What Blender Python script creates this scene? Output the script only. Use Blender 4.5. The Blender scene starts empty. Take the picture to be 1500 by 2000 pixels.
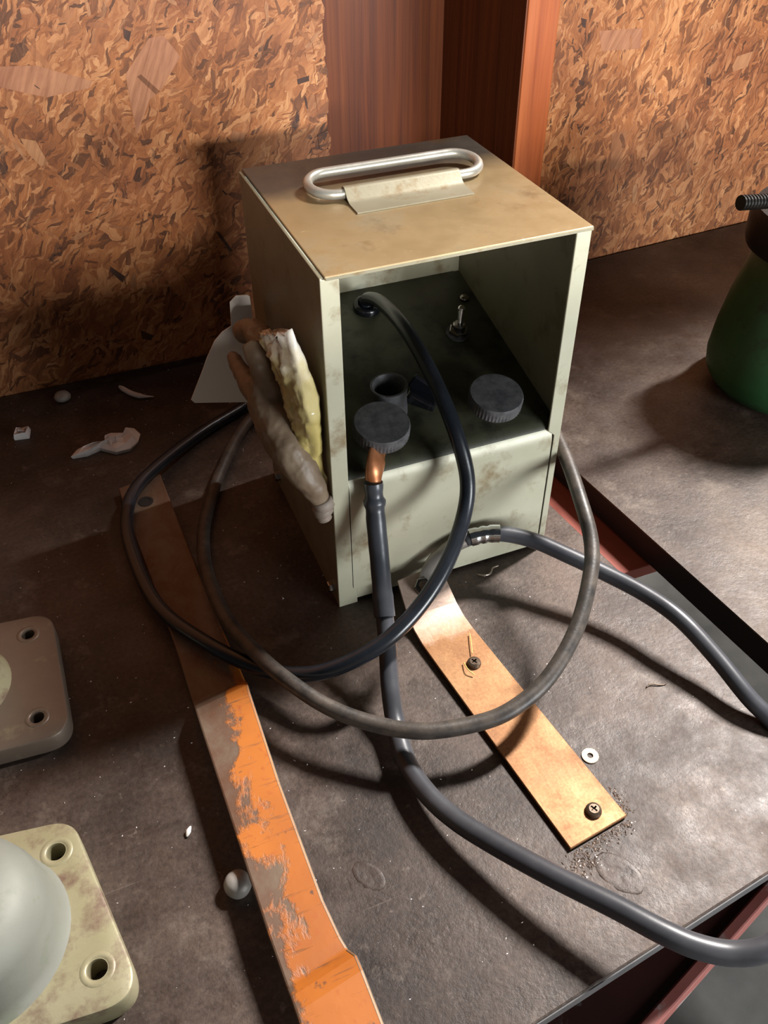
import bpy, bmesh, math, random
from mathutils import Vector, Matrix, noise

# ------------------------------------------------------------------ camera, world, lights, exposure
scene = bpy.context.scene
COL = scene.collection
cam_data = bpy.data.cameras.new('camera')
cam = bpy.data.objects.new('camera', cam_data)
COL.objects.link(cam)
cam_data.sensor_fit = 'VERTICAL'
cam_data.sensor_height = 36.0
cam_data.sensor_width = 27.0
cam_data.lens = 30.76
cam_data.clip_start = 0.01
R_ = Vector((0.927598, -0.373506, -0.00746)); U_ = Vector((0.253388, 0.614361, 0.747232)); F_ = Vector((0.274513, 0.695021, -0.664522))
M_ = Matrix.Identity(4)
for i in range(3):
    M_[i][0] = R_[i]; M_[i][1] = U_[i]; M_[i][2] = -F_[i]
M_[0][3], M_[1][3], M_[2][3] = -0.12079, -0.39129, 0.45091
cam.matrix_world = M_
scene.camera = cam

world = bpy.data.worlds.new('workshop_ambient'); scene.world = world
world.use_nodes = True
wb = world.node_tree.nodes['Background']
wb.inputs[0].default_value = (0.80, 0.90, 1.0, 1); wb.inputs[1].default_value = 0.035

def window_light(name, loc, target, sx, sy, energy, color):
    d = bpy.data.lights.new(name, 'AREA'); d.shape = 'RECTANGLE'; d.size = sx; d.size_y = sy
    d.energy = energy; d.color = color
    o = bpy.data.objects.new(name, d); COL.objects.link(o)
    o.location = loc
    o.rotation_euler = (Vector(target) - Vector(loc)).to_track_quat('-Z', 'Y').to_euler()
    return o
# the shop's daylight: a window at the right, a low strip window behind the photographer, and the open door beside it
window_light('window_light_right', (1.40, 0.395, 1.75), (0.05, 0.0, 0.05), 0.13, 0.40, 142, (1.0, 0.96, 0.92))
window_light('window_light_front', (-0.08, -2.6, 0.90), (0.15, 0.36, 0.4), 0.45, 0.10, 80, (1.0, 0.96, 0.90))
window_light('door_light', (1.12, -2.1, 0.30), (0.05, 0.0, 0.1), 1.0, 0.8, 74, (0.93, 0.97, 1.0))

vs = scene.view_settings
scene.display_settings.display_device = 'sRGB'
vs.view_transform = 'Standard'; vs.look = 'None'; vs.gamma = 1.0; vs.use_curve_mapping = False
vs.exposure = 0.0

random.seed(11)

# ------------------------------------------------------------------ materials
def srgb(h):
    if isinstance(h, str):
        h = [int(h[i:i + 2], 16) / 255 for i in (0, 2, 4)]
    return tuple(((c / 12.92) if c <= 0.04045 else ((c + 0.055) / 1.055) ** 2.4) for c in h) + (1.0,)

class NT:
    def __init__(self, name):
        self.m = bpy.data.materials.new(name); self.m.use_nodes = True
        self.t = self.m.node_tree
        self.b = self.t.nodes['Principled BSDF']
        tc = self.t.nodes.new('ShaderNodeTexCoord'); self.obj = tc.outputs['Object']
    def n(self, kind, **kw):
        nd = self.t.nodes.new(kind)
        for k, v in kw.items(): setattr(nd, k, v)
        return nd
    def l(self, a, b): self.t.links.new(a, b)
    def mapping(self, scale=(1, 1, 1), rot=(0, 0, 0), loc=(0, 0, 0), src=None):
        m = self.n('ShaderNodeMapping')
        m.inputs['Scale'].default_value = scale; m.inputs['Rotation'].default_value = rot; m.inputs['Location'].default_value = loc
        self.l(src or self.obj, m.inputs['Vector']); return m.outputs[0]
    def noise(self, scale, detail=4, rough=0.55, vec=None, dist=0.0):
        t = self.n('ShaderNodeTexNoise')
        t.inputs['Scale'].default_value = scale; t.inputs['Detail'].default_value = detail
        t.inputs['Roughness'].default_value = rough; t.inputs['Distortion'].default_value = dist
        self.l(vec or self.obj, t.inputs['Vector']); return t.outputs['Fac']
    def voronoi(self, scale, vec=None, feature='F1', rand=1.0):
        t = self.n('ShaderNodeTexVoronoi', feature=feature)
        t.inputs['Scale'].default_value = scale; t.inputs['Randomness'].default_value = rand
        self.l(vec or self.obj, t.inputs['Vector']); return t
    def ramp(self, fac, stops, interp='LINEAR'):
        r = self.n('ShaderNodeValToRGB'); r.color_ramp.interpolation = interp
        e = r.color_ramp.elements
        while len(e) < len(stops): e.new(0.5)
        for el, (pos, c) in zip(e, stops):
            el.position = pos
            el.color = srgb(c) if isinstance(c, str) else (c, c, c, 1)
        self.l(fac, r.inputs[0]); return r.outputs[0]
    def mix(self, fac, a, b, mode='MIX'):
        m = self.n('ShaderNodeMix', data_type='RGBA', blend_type=mode)
        for si, v in ((0, fac), (6, a), (7, b)):
            sock = m.inputs[si]
            if isinstance(v, str): sock.default_value = srgb(v)
            elif isinstance(v, (int, float)): sock.default_value = v if si == 0 else (v, v, v, 1)
            else: self.l(v, sock)
        return m.outputs[2]
    def math(self, op, a, b=0.0):
        m = self.n('ShaderNodeMath', operation=op)
        for s, v in ((m.inputs[0], a), (m.inputs[1], b)):
            if isinstance(v, (int, float)): s.default_value = v
            else: self.l(v, s)
        return m.outputs[0]
    def bump(self, h, strength=0.3, dist=0.001):
        b = self.n('ShaderNodeBump'); b.inputs['Strength'].default_value = strength; b.inputs['Distance'].default_value = dist
        self.l(h, b.inputs['Height']); self.l(b.outputs[0], self.b.inputs['Normal'])
    def set(self, **kw):
        names = dict(color='Base Color', rough='Roughness', metal='Metallic', coat='Coat Weight', spec='Specular IOR Level', alpha='Alpha', trans='Transmission Weight', sss='Subsurface Weight')
        for k, v in kw.items():
            s = self.b.inputs[names[k]]
            if isinstance(v, str): s.default_value = srgb(v)
            elif isinstance(v, (int, float)): s.default_value = v
            else: self.l(v, s)
        return self

def osb_material(name, seed, lean):
    t = NT(name)
    base = t.mapping(loc=(seed, seed * 0.7, seed * 1.3))
    warp = t.n('ShaderNodeTexNoise'); warp.inputs['Scale'].default_value = 38; warp.inputs['Detail'].default_value = 4
    t.l(base, warp.inputs['Vector'])
    a = t.n('ShaderNodeVectorMath', operation='SUBTRACT'); t.l(warp.outputs['Color'], a.inputs[0]); a.inputs[1].default_value = (0.5, 0.5, 0.5)
    sc_ = t.n('ShaderNodeVectorMath', operation='SCALE'); t.l(a.outputs[0], sc_.inputs[0]); sc_.inputs['Scale'].default_value = 0.024
    d = t.n('ShaderNodeVectorMath', operation='ADD'); t.l(base, d.inputs[0]); t.l(sc_.outputs[0], d.inputs[1])
    w = d.outputs[0]
    cols = heights = None
    pal = [(0.0, '52301b'), (0.15, '764526'), (0.4, '915730'), (0.65, '9e633a'), (0.88, 'b27a4f'), (1.0, '844d2a')]
    # big strands first, finer splinters over them; each strand carries its own grain
    specs = [((18, 1, 55), lean, 0.0), ((24, 1, 80), lean + 0.45, 0.5), ((40, 1, 150), lean - 0.4, 0.62), ((36, 1, 110), lean + 1.2, 0.82), ((80, 1, 420), lean + 0.1, 0.66), ((110, 1, 420), lean - 0.6, 0.82)]
    for i, (sc, ang, thr) in enumerate(specs):
        rot = t.mapping(rot=(0, ang, 0), src=w)
        scl = t.mapping(scale=sc, loc=(i * 3.1, 0, i * 1.7), src=rot)
        v = t.voronoi(1.0, scl)
        sep = t.n('ShaderNodeSeparateColor'); t.l(v.outputs['Color'], sep.inputs[0])
        c = t.ramp(sep.outputs[0], pal)
        grain = t.noise(1.0, 4, 0.65, t.mapping(scale=(sc[0] * 1.6, 1, sc[2] * 7.0 if i < 4 else sc[2] * 2.0), src=rot))
        c = t.mix(0.75, c, t.ramp(grain, [(0.25, 0.22), (0.75, 0.85)]), 'SOFT_LIGHT')
        h = t.math('ADD', sep.outputs[1], t.math('MULTIPLY', grain, 0.6))
        if cols is None: cols, heights = c, h
        else:
            m = t.math('GREATER_THAN', sep.outputs[2], thr)
            cols = t.mix(m, cols, c)
            mm = t.n('ShaderNodeMix', data_type='FLOAT'); t.l(m, mm.inputs[0]); t.l(heights, mm.inputs[2]); t.l(h, mm.inputs[3]); heights = mm.outputs[0]
    big = t.noise(11, 4, 0.6, base)
    cols = t.mix(0.8, cols, t.ramp(big, [(0.3, 0.14), (0.7, 0.86)]), 'SOFT_LIGHT')
    streak = t.noise(1.0, 4, 0.65, t.mapping(scale=(14, 1, 260), src=t.mapping(rot=(0, lean + 0.1, 0), src=w)))
    cols = t.mix(t.ramp(streak, [(0.60, 0.0), (0.74, 0.55)]), cols, 'c89468')
    cols = t.mix(t.ramp(streak, [(0.26, 0.7), (0.40, 0.0)]), cols, '5a3018')
    sp = t.noise(46, 4, 0.6, t.mapping(scale=(1, 1, 0.5), src=w))
    cols = t.mix(t.ramp(sp, [(0.66, 0.0), (0.72, 0.85)]), cols, '33201c')
    t.set(color=cols, rough=0.58, spec=0.35)
    t.bump(heights, 0.4, 0.0010)
    return t.m

def wood_material(name, dark, mid, light, sx=1.0):
    t = NT(name)
    v = t.mapping(scale=(130 * sx, 130 * sx, 2.6))
    g = t.noise(1.0, 5, 0.6, v, 0.6)
    v2 = t.mapping(scale=(26 * sx, 26 * sx, 1.1))
    g2 = t.noise(1.0, 4, 0.6, v2, 1.2)
    c = t.ramp(g, [(0.30, dark), (0.5, mid), (0.72, light)])
    c = t.mix(0.6, c, t.ramp(g2, [(0.3, dark), (0.5, mid), (0.7, light)]), 'OVERLAY')
    t.set(color=c, rough=0.55, spec=0.35)
    t.bump(g, 0.3, 0.0008)
    return t.m

def paint_metal(name, base, tone, stain, rough=0.45, metal=0.0, scale=40, stain_lo=0.58, stain_hi=0.72, bump=0.12, coat=0.0):
    t = NT(name)
    n1 = t.noise(scale * 0.6, 5, 0.6)
    n2 = t.noise(scale * 1.4, 6, 0.65, t.mapping(loc=(4, 2, 1)))
    n3 = t.noise(scale * 8, 3, 0.6)
    c = t.ramp(n1, [(0.3, base), (0.7, tone)])
    c = t.mix(t.ramp(n2, [(stain_lo, 0.0), (stain_hi, 1.0)]), c, stain)
    r = t.math('ADD', rough - 0.12, t.math('MULTIPLY', n2, 0.28))
    t.set(color=c, rough=r, metal=metal, coat=coat)
    t.bump(n3, bump, 0.0005)
    return t.m

def bench_material(name, dark, mid, light, chalk):
    t = NT(name)
    n1 = t.noise(9, 6, 0.62)
    n2 = t.noise(42, 7, 0.72, t.mapping(loc=(3, 1, 0)))
    n3 = t.noise(330, 4, 0.7)
    n4 = t.noise(26, 7, 0.74, t.mapping(loc=(9, 4, 0)))
    n5 = t.noise(120, 6, 0.7, t.mapping(loc=(1, 7, 0)))
    c = t.ramp(n1, [(0.32, dark), (0.5, mid), (0.68, light)])
    c = t.mix(0.6, c, t.ramp(n2, [(0.3, 0.28), (0.72, 0.72)]), 'SOFT_LIGHT')
    c = t.mix(0.7, c, t.ramp(n3, [(0.3, 0.22), (0.7, 0.74)]), 'SOFT_LIGHT')
    c = t.mix(t.ramp(n4, [(0.56, 0.0), (0.70, 0.55)]), c, chalk)
    c = t.mix(t.ramp(n5, [(0.62, 0.0), (0.70, 0.5)]), c, chalk)
    c = t.mix(t.ramp(n5, [(0.30, 0.7), (0.38, 0.0)]), c, dark)
    scr = t.noise(1.0, 2, 0.5, t.mapping(scale=(14, 420, 1), rot=(0, 0, -0.55)))
    c = t.mix(t.ramp(scr, [(0.70, 0.0), (0.78, 0.3)]), c, chalk)
    r = t.ramp(n2, [(0.3, 0.36), (0.7, 0.62)])
    t.set(color=c, rough=r, metal=0.15, spec=0.4)
    h = t.math('ADD', t.math('MULTIPLY', n2, 0.8), t.math('ADD', t.math('MULTIPLY', n3, 0.35), t.math('MULTIPLY', n5, 0.5)))
    t.bump(h, 0.5, 0.0010)
    return t.m

def simple(name, col, rough=0.5, metal=0.0, var=None, scale=60, bump=0.1, **kw):
    t = NT(name)
    n = t.noise(scale, 5, 0.6)
    t.set(color=t.ramp(n, [(0.32, col), (0.7, var or col)]), rough=rough, metal=metal, **kw)
    if bump: t.bump(t.noise(scale * 5, 3), bump, 0.0004)
    return t.m

def orange_material():
    t = NT('worn_orange_paint')
    v = t.mapping(scale=(1.0, 0.6, 1.0))
    n1 = t.noise(42, 8, 0.68, v, 0.3)
    n2 = t.noise(16, 4, 0.55, t.mapping(loc=(2, 5, 1)))
    n3 = t.noise(190, 3, 0.6)
    sep = t.n('ShaderNodeSeparateXYZ'); t.l(t.obj, sep.inputs[0])
    # the paint is worn off towards the far end of the bar
    wear = t.math('ADD', t.math('MULTIPLY', sep.outputs[1], 1.0), 0.145)
    wearx = t.math('MULTIPLY', t.math('ADD', sep.outputs[0], 0.094), -8.0)
    k = t.math('ADD', t.math('ADD', t.math('MULTIPLY', n1, 0.75), t.math('MULTIPLY', n2, 0.4)), t.math('ADD', wear, wearx))
    mask = t.ramp(k, [(0.585, 0.0), (0.64, 1.0)])
    paint = t.ramp(n2, [(0.35, 'b66a26'), (0.65, 'a05a20')])
    stk = t.noise(1.0, 4, 0.7, t.mapping(scale=(22, 300, 1), rot=(0, 0, 0.12)))
    mask = t.math('MAXIMUM', mask, t.ramp(stk, [(0.60, 0.0), (0.70, 0.75)]))
    paint = t.mix(t.ramp(t.noise(75, 4, 0.6, t.mapping(loc=(5, 1, 2))), [(0.64, 0.0), (0.68, 0.9)]), paint, '5a4030')
    paint = t.mix(t.ramp(n3, [(0.60, 0.0), (0.72, 0.7)]), paint, 'a0501f')
    steel = t.ramp(n1, [(0.35, '5c3820'), (0.52, '685040'), (0.7, '746656')])
    t.set(color=t.mix(mask, paint, steel), rough=t.ramp(mask, [(0, 0.45), (1, 0.55)]), metal=t.math('MULTIPLY', mask, 0.35))
    t.bump(t.math('SUBTRACT', t.math('MULTIPLY', n3, 0.3), mask), 0.35, 0.0006)
    return t.m

def copper_material():
    t = NT('tarnished_copper')
    n1 = t.noise(28, 6, 0.6)
    n2 = t.noise(70, 5, 0.65, t.mapping(loc=(3, 3, 3)))
    n3 = t.noise(400, 2, 0.5, t.mapping(scale=(1, 0.25, 1), rot=(0, 0, 0.15)))
    c = t.ramp(n1, [(0.3, '7c5434'), (0.5, '906642'), (0.7, '9c7650')])
    c = t.mix(t.ramp(n2, [(0.55, 0.0), (0.72, 0.6)]), c, '7d5a3c')
    sep = t.n('ShaderNodeSeparateXYZ'); t.l(t.obj, sep.inputs[0])
    silver = t.ramp(t.math('ADD', sep.outputs[1], t.math('MULTIPLY', n2, 0.03)), [(0.0, 0.0), (1.0, 1.0)])
    s2 = t.ramp(t.math('MULTIPLY', t.math('ADD', t.math('ADD', sep.outputs[1], 0.055), t.math('MULTIPLY', n2, 0.03)), 20), [(0.2, 0.0), (0.75, 0.8)])
    c = t.mix(s2, c, 'cdb6a8')
    c = t.mix(0.5, c, t.ramp(t.noise(600, 3, 0.7), [(0.3, 0.25), (0.7, 0.75)]), 'SOFT_LIGHT')
    t.set(color=c, rough=t.ramp(n2, [(0.3, 0.42), (0.7, 0.6)]), metal=0.5)
    t.bump(n3, 0.12, 0.0004)
    return t.m

def lid_material():
    t = NT('lid_worn_paint')
    n1 = t.noise(14, 5, 0.6)
    n2 = t.noise(45, 6, 0.65, t.mapping(loc=(1, 4, 2)))
    c = t.ramp(n1, [(0.3, '8e7854'), (0.55, '9c8662'), (0.75, '948c74')])
    c = t.mix(t.ramp(n2, [(0.56, 0.0), (0.75, 0.6)]), c, '8a6a3a')
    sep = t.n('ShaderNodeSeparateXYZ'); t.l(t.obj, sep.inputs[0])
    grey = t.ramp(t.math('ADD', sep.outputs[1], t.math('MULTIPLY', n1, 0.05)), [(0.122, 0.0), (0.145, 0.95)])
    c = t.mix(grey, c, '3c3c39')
    c = t.mix(t.ramp(t.noise(22, 6, 0.7, t.mapping(loc=(7, 2, 5))), [(0.58, 0.0), (0.72, 0.6)]), c, '5c4424')
    c = t.mix(t.ramp(t.noise(210, 4, 0.7), [(0.68, 0.0), (0.74, 0.6)]), c, 'c8bca4')
    t.set(color=c, rough=t.ramp(n2, [(0.3, 0.30), (0.7, 0.5)]), metal=0.3, coat=0.1)
    t.bump(t.noise(300, 3), 0.1, 0.0004)
    return t.m

MAT = {}
MAT['osb_l'] = osb_material('strand_board_left', 0.0, 0.95)
MAT['osb_r'] = osb_material('strand_board_right', 5.3, 1.30)
MAT['wood_dark'] = wood_material('dark_board', '5c2c0a', '7c4414', '8e5420', 1.0)  # darker tone than the post's wood
MAT['wood_post'] = wood_material('fir_post', '98592c', 'b06f3c', 'c08450', 0.8)
def flake_material(name, a, b):
    t = NT(name)
    g = t.noise(1.0, 5, 0.65, t.mapping(scale=(26, 1, 300), src=t.mapping(rot=(0, 1.1, 0))), 0.3)
    c = t.mix(0.8, t.ramp(t.noise(40, 4, 0.6), [(0.3, a), (0.7, b)]), t.ramp(g, [(0.25, 0.18), (0.75, 0.85)]), 'SOFT_LIGHT')
    t.set(color=c, rough=0.6, spec=0.35); t.bump(g, 0.4, 0.0006)
    return t.m
MAT['flake'] = [flake_material('flake_%d' % i, a, b) for i, (a, b) in enumerate([('925a36', 'a26c44'), ('845030', '96603a'), ('643c24', '784a2c'), ('a67450', '946440'), ('38221a', '4a2e20'), ('986440', '865434'), ('a87650', '986644'), ('986448', 'a4704f')])]
MAT['bench'] = bench_material('oily_steel_top', '2a211d', '433730', '5a4b42', '766a61')
MAT['bench2'] = bench_material('dusty_steel_top', '30251f', '493c34', '5e5045', '766a60')
MAT['steel_edge'] = simple('plate_edge', '4c4c4e', 0.6, 0.2, '626060', 50)
MAT['black_edge'] = simple('black_edge', '0e0b0a', 0.6, 0.0, '17110e', 50)
MAT['red_oxide'] = paint_metal('red_oxide_primer', '7a2f20', '90402c', 'a08880', 0.6, 0, 22, 0.66, 0.74, 0.3)
MAT['red_dark'] = paint_metal('dark_red_steel', '34120c', '42190f', '747a78', 0.55, 0, 25, 0.60, 0.72, 0.3)
MAT['red_flange'] = paint_metal('pink_worn_flange', '8e4a42', 'a3625a', 'a8b0ac', 0.55, 0, 25, 0.56, 0.68, 0.3)
MAT['floor'] = simple('concrete', '6c6964', 0.8, 0, '86827c', 12, 0.3)
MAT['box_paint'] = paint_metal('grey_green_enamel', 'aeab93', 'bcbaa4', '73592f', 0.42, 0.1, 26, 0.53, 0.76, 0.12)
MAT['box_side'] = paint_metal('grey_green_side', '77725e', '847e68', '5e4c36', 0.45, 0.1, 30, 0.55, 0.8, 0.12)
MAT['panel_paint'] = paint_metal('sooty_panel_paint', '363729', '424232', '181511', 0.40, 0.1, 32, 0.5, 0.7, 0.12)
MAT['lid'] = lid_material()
MAT['handle'] = simple('galvanised_rod', 'a9a69c', 0.38, 0.6, 'c2bfb4', 80)
MAT['strap'] = paint_metal('strap_paint', '908a74', '9c947e', '7a6038', 0.4, 0.3, 50, 0.55, 0.75)
MAT['knob'] = simple('black_bakelite', '38383a', 0.5, 0, '5c5b5c', 160, 0.15)
MAT['black_plastic'] = simple('black_plastic', '0c0d0f', 0.2, 0, '15161a', 60, 0.05)
MAT['rubber_gloss'] = simple('glossy_black_jacket', '14171b', 0.26, 0, '20242a', 40, 0.05)
MAT['rubber_dull'] = simple('dusty_black_jacket', '2b2826', 0.45, 0, '554c44', 90, 0.3)
MAT['rubber_grey'] = simple('grey_black_jacket', '34353a', 0.38, 0, '47484c', 40, 0.1)
MAT['sleeve'] = simple('heat_shrink', '33363b', 0.33, 0, '45484e', 50, 0.15)
MAT['chrome'] = simple('chrome', 'c8c8c8', 0.14, 1.0, 'dcdcdc', 60, 0.0)
MAT['dark_chrome'] = simple('dull_chrome', '8a8886', 0.22, 1.0, 'a09c98', 60, 0.0)
MAT['tinned'] = simple('tinned_lug', '8c8680', 0.4, 0.5, 'a8a098', 70, 0.1)
MAT['copper_bright'] = simple('copper_lug', 'a86840', 0.38, 0.6, 'be8058', 90, 0.1)
MAT['copper'] = copper_material()
MAT['screw'] = simple('oily_screw', '4a3c30', 0.38, 0.7, '6a5a4c', 200, 0.1)
MAT['orange'] = orange_material()
MAT['worn_edge'] = simple('bright_worn_edge', '665848', 0.5, 0.4, '7e6f5e', 90, 0.1)
MAT['cast'] = paint_metal('cast_flange_paint', '8e8868', '9c947a', '6e584a', 0.4, 0.15, 40, 0.5, 0.68, 0.2)
MAT['cast_grey'] = paint_metal('cast_grey_paint', '74756c', '818278', '646a56', 0.58, 0.1, 30, 0.55, 0.75, 0.15)
MAT['cast_brown'] = paint_metal('cast_oily_brown', '6c5e54', '7a6c5e', '90896c', 0.36, 0.3, 30, 0.58, 0.72, 0.15)
MAT['hole'] = simple('hole_dark', '120d0a', 0.7, 0, '1c1511', 60, 0.0)
MAT['green'] = paint_metal('dark_green_enamel', '1e4424', '28502c', '1c2619', 0.45, 0, 26, 0.56, 0.7, 0.15)
MAT['black_iron'] = simple('black_iron', '14120f', 0.5, 0.4, '24211c', 60, 0.2)
MAT['ball'] = simple('steel_head', '9a958e', 0.5, 0.3, 'b2ada6', 60, 0.15)
MAT['glove'] = simple('worn_brown_leather', '6e5c4a', 0.5, 0, '86745f', 38, 0.35)
MAT['hem'] = simple('glove_hem', '7e7164', 0.6, 0, '92857a', 60, 0.3)
MAT['card'] = simple('white_card', 'f0e8de', 0.7, 0, 'f4eee6', 20, 0.05)
MAT['paper'] = simple('crumpled_paper', 'cfc8c4', 0.7, 0, 'e0dad6', 40, 0.2)
MAT['washer'] = simple('brass_washer', 'b39c82', 0.5, 0.2, 'c4ae94', 80, 0.1)
MAT['shaving'] = simple('bright_swarf', '9c8c80', 0.3, 0.8, 'c8b8ac', 80, 0.0)
MAT['thread'] = simple('straw_fibre', 'd9b25a', 0.5, 0, 'e4c57a', 80, 0.0)
def bag_mat():
    t = NT('yellowed_plastic_film')
    n = t.noise(34, 5, 0.6)
    sep = t.n('ShaderNodeSeparateXYZ'); t.l(t.obj, sep.inputs[0])
    k = t.math('ADD', t.math('MULTIPLY', sep.outputs[2], 8.0), t.math('MULTIPLY', n, 0.9))
    c = t.ramp(t.math('SUBTRACT', k, 1.25), [(0.35, 'bfae6c'), (0.68, 'cfc08a'), (0.9, 'e6e0d4')])
    t.set(color=c, rough=0.14, coat=0.6)
    t.bump(n, 0.4, 0.002)
    return t.m
MAT['bag'] = bag_mat()

# ------------------------------------------------------------------ mesh helpers
def link(name, me, m=None, parent=None, smooth=False):
    if m is not None:
        me.materials.append(m)
    if smooth:
        for p_ in me.polygons: p_.use_smooth = True
    o = bpy.data.objects.new(name, me); COL.objects.link(o)
    if parent is not None: o.parent = parent
    return o

def obj(name, bm, m=None, parent=None, smooth=False, bevel=0.0, seg=2):
    bmesh.ops.recalc_face_normals(bm, faces=bm.faces[:])
    me = bpy.data.meshes.new(name); bm.to_mesh(me); bm.free()
    o = link(name, me, m, parent, smooth)
    if bevel:
        md = o.modifiers.new('edge', 'BEVEL'); md.width = bevel; md.segments = seg; md.limit_method = 'ANGLE'; md.angle_limit = math.radians(40)
    return o

def auto_smooth(o, deg=40):
    me = o.data
    for p_ in me.polygons: p_.use_smooth = True
    me.set_sharp_from_angle(angle=math.radians(deg))
    return o

def thing(name, label, cat, loc=(0, 0, 0), group=None):
    o = bpy.data.objects.new(name, None); COL.objects.link(o)
    o.empty_display_size = 0.02
    o.location = loc
    o['label'] = label; o['category'] = cat
    if group: o['group'] = group
    return o

def tag(o, label, cat, group=None):
    o['label'] = label; o['category'] = cat
    if group: o['group'] = group
    return o

def add_box(bm, x0, x1, y0, y1, z0, z1):
    v = [bm.verts.new(c) for c in ((x0, y0, z0), (x1, y0, z0), (x1, y1, z0), (x0, y1, z0), (x0, y0, z1), (x1, y0, z1), (x1, y1, z1), (x0, y1, z1))]
    for f in ((3, 2, 1, 0), (4, 5, 6, 7), (0, 1, 5, 4), (1, 2, 6, 5), (2, 3, 7, 6), (3, 0, 4, 7)):
        bm.faces.new([v[i] for i in f])
    return bm

def box_bm(*a): return add_box(bmesh.new(), *a)

def prism(bm, pts, z0, z1):
    a = [bm.verts.new((x, y, z0)) for x, y in pts]; b = [bm.verts.new((x, y, z1)) for x, y in pts]
    n = len(pts)
    bm.faces.new(a[::-1]); bm.faces.new(b)
    for i in range(n): bm.faces.new((a[i], a[(i + 1) % n], b[(i + 1) % n], b[i]))
    return bm

def extrude_profile(bm, prof, axis_map, a0, a1):
    """closed 2D outline extruded between a0 and a1; axis_map(u, v, a) -> xyz"""
    A = [bm.verts.new(axis_map(u, v, a0)) for u, v in prof]; B = [bm.verts.new(axis_map(u, v, a1)) for u, v in prof]
    n = len(prof)
    bm.faces.new(A[::-1]); bm.faces.new(B)
    for i in range(n): bm.faces.new((A[i], A[(i + 1) % n], B[(i + 1) % n], B[i]))
    return bm

def spline(pts, per=10):
    P = [Vector(q) for q in pts]
    P = [P[0] * 2 - P[1]] + P + [P[-1] * 2 - P[-2]]
    out = []
    for i in range(1, len(P) - 2):
        p0, p1, p2, p3 = P[i - 1:i + 3]
        for k in range(per):
            s = k / per
            out.append(0.5 * ((2 * p1) + (p2 - p0) * s + (2 * p0 - 5 * p1 + 4 * p2 - p3) * s * s + (3 * p1 - p0 - 3 * p2 + p3) * s ** 3))
    out.append(P[-2].copy())
    return out

def sweep(bm, path, radii, segs=16, squash=None, cap=True):
    n = len(path)
    if isinstance(radii, (int, float)): radii = [radii] * n
    tang = [(path[min(i + 1, n - 1)] - path[max(i - 1, 0)]).normalized() for i in range(n)]
    up = Vector((0, 0, 1)) if abs(tang[0].z) < 0.9 else Vector((0, 1, 0))
    nr = (up - tang[0] * up.dot(tang[0])).normalized()
    rings = []
    for i in range(n):
        nr = (nr - tang[i] * nr.dot(tang[i])).normalized()
        bi = tang[i].cross(nr)
        r = radii[i]; ring = []
        for k in range(segs):
            a = 2 * math.pi * k / segs
            ring.append(bm.verts.new(path[i] + nr * (math.cos(a) * r) + bi * (math.sin(a) * r)))
        rings.append(ring)
    for a, b in zip(rings, rings[1:]):
        for k in range(segs): bm.faces.new((a[k], a[(k + 1) % segs], b[(k + 1) % segs], b[k]))
    if cap:
        bm.faces.new(rings[0][::-1]); bm.faces.new(rings[-1])
    return bm

def lathe(bm, prof, segs=32, mat=None, cap0=True, cap1=True):
    """prof: list of (r, z); mat: Matrix placing the axis"""
    mat = mat or Matrix.Identity(4)
    rings = []
    for r, z in prof:
        rings.append([bm.verts.new(mat @ Vector((r * math.cos(2 * math.pi * k / segs), r * math.sin(2 * math.pi * k / segs), z))) for k in range(segs)])
    for a, b in zip(rings, rings[1:]):
        for k in range(segs): bm.faces.new((a[k], a[(k + 1) % segs], b[(k + 1) % segs], b[k]))
    if cap0: bm.faces.new(rings[0][::-1])
    if cap1: bm.faces.new(rings[-1])
    return bm

def frame(loc, normal):
    q = Vector(normal).normalized().to_track_quat('Z', 'Y')
    return Matrix.Translation(loc) @ q.to_matrix().to_4x4()

def plate_with_holes(bm, outer, holes, z0, z1, chamfer=0.0):
    n = len(outer)
    inner = []
    for i in range(n):
        a, b = Vector(outer[i - 1]), Vector(outer[(i + 1) % n])
        tg = (b - a).normalized(); nr = Vector((-tg.y, tg.x))
        c = Vector(outer[i]); cen = sum((Vector(q) for q in outer), Vector((0, 0))) / n
        if nr.dot(cen - c) < 0: nr = -nr
        inner.append(nr)
    def off(k): return [(outer[i][0] + inner[i].x * k, outer[i][1] + inner[i].y * k) for i in range(n)]
    def fill(outline, z):
        es = []; rings = []
        for lp in [outline] + holes:
            vs_ = [bm.verts.new((x, y, z)) for x, y in lp]
            for i in range(len(vs_)): es.append(bm.edges.new((vs_[i], vs_[(i + 1) % len(vs_)])))
            rings.append(vs_)
        bmesh.ops.triangle_fill(bm, use_beauty=True, use_dissolve=False, edges=es)
        return rings
    lo = fill(outer, z0); hi = fill(off(chamfer), z1)
    mids = [[bm.verts.new((x, y, z1 - chamfer * t)) for x, y in off(chamfer * k)] for t, k in ((1.0, 0.0), (0.3, 0.3))] if chamfer else []
    stack = [lo[0]] + mids + [hi[0]]
    for ra, rb in zip(stack, stack[1:]):
        for i in range(n): bm.faces.new((ra[i], ra[(i + 1) % n], rb[(i + 1) % n], rb[i]))
    for ra, rb in zip(lo[1:], hi[1:]):
        m = len(ra)
        for i in range(m): bm.faces.new((ra[i], ra[(i + 1) % m], rb[(i + 1) % m], rb[i]))
    return bm

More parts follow.
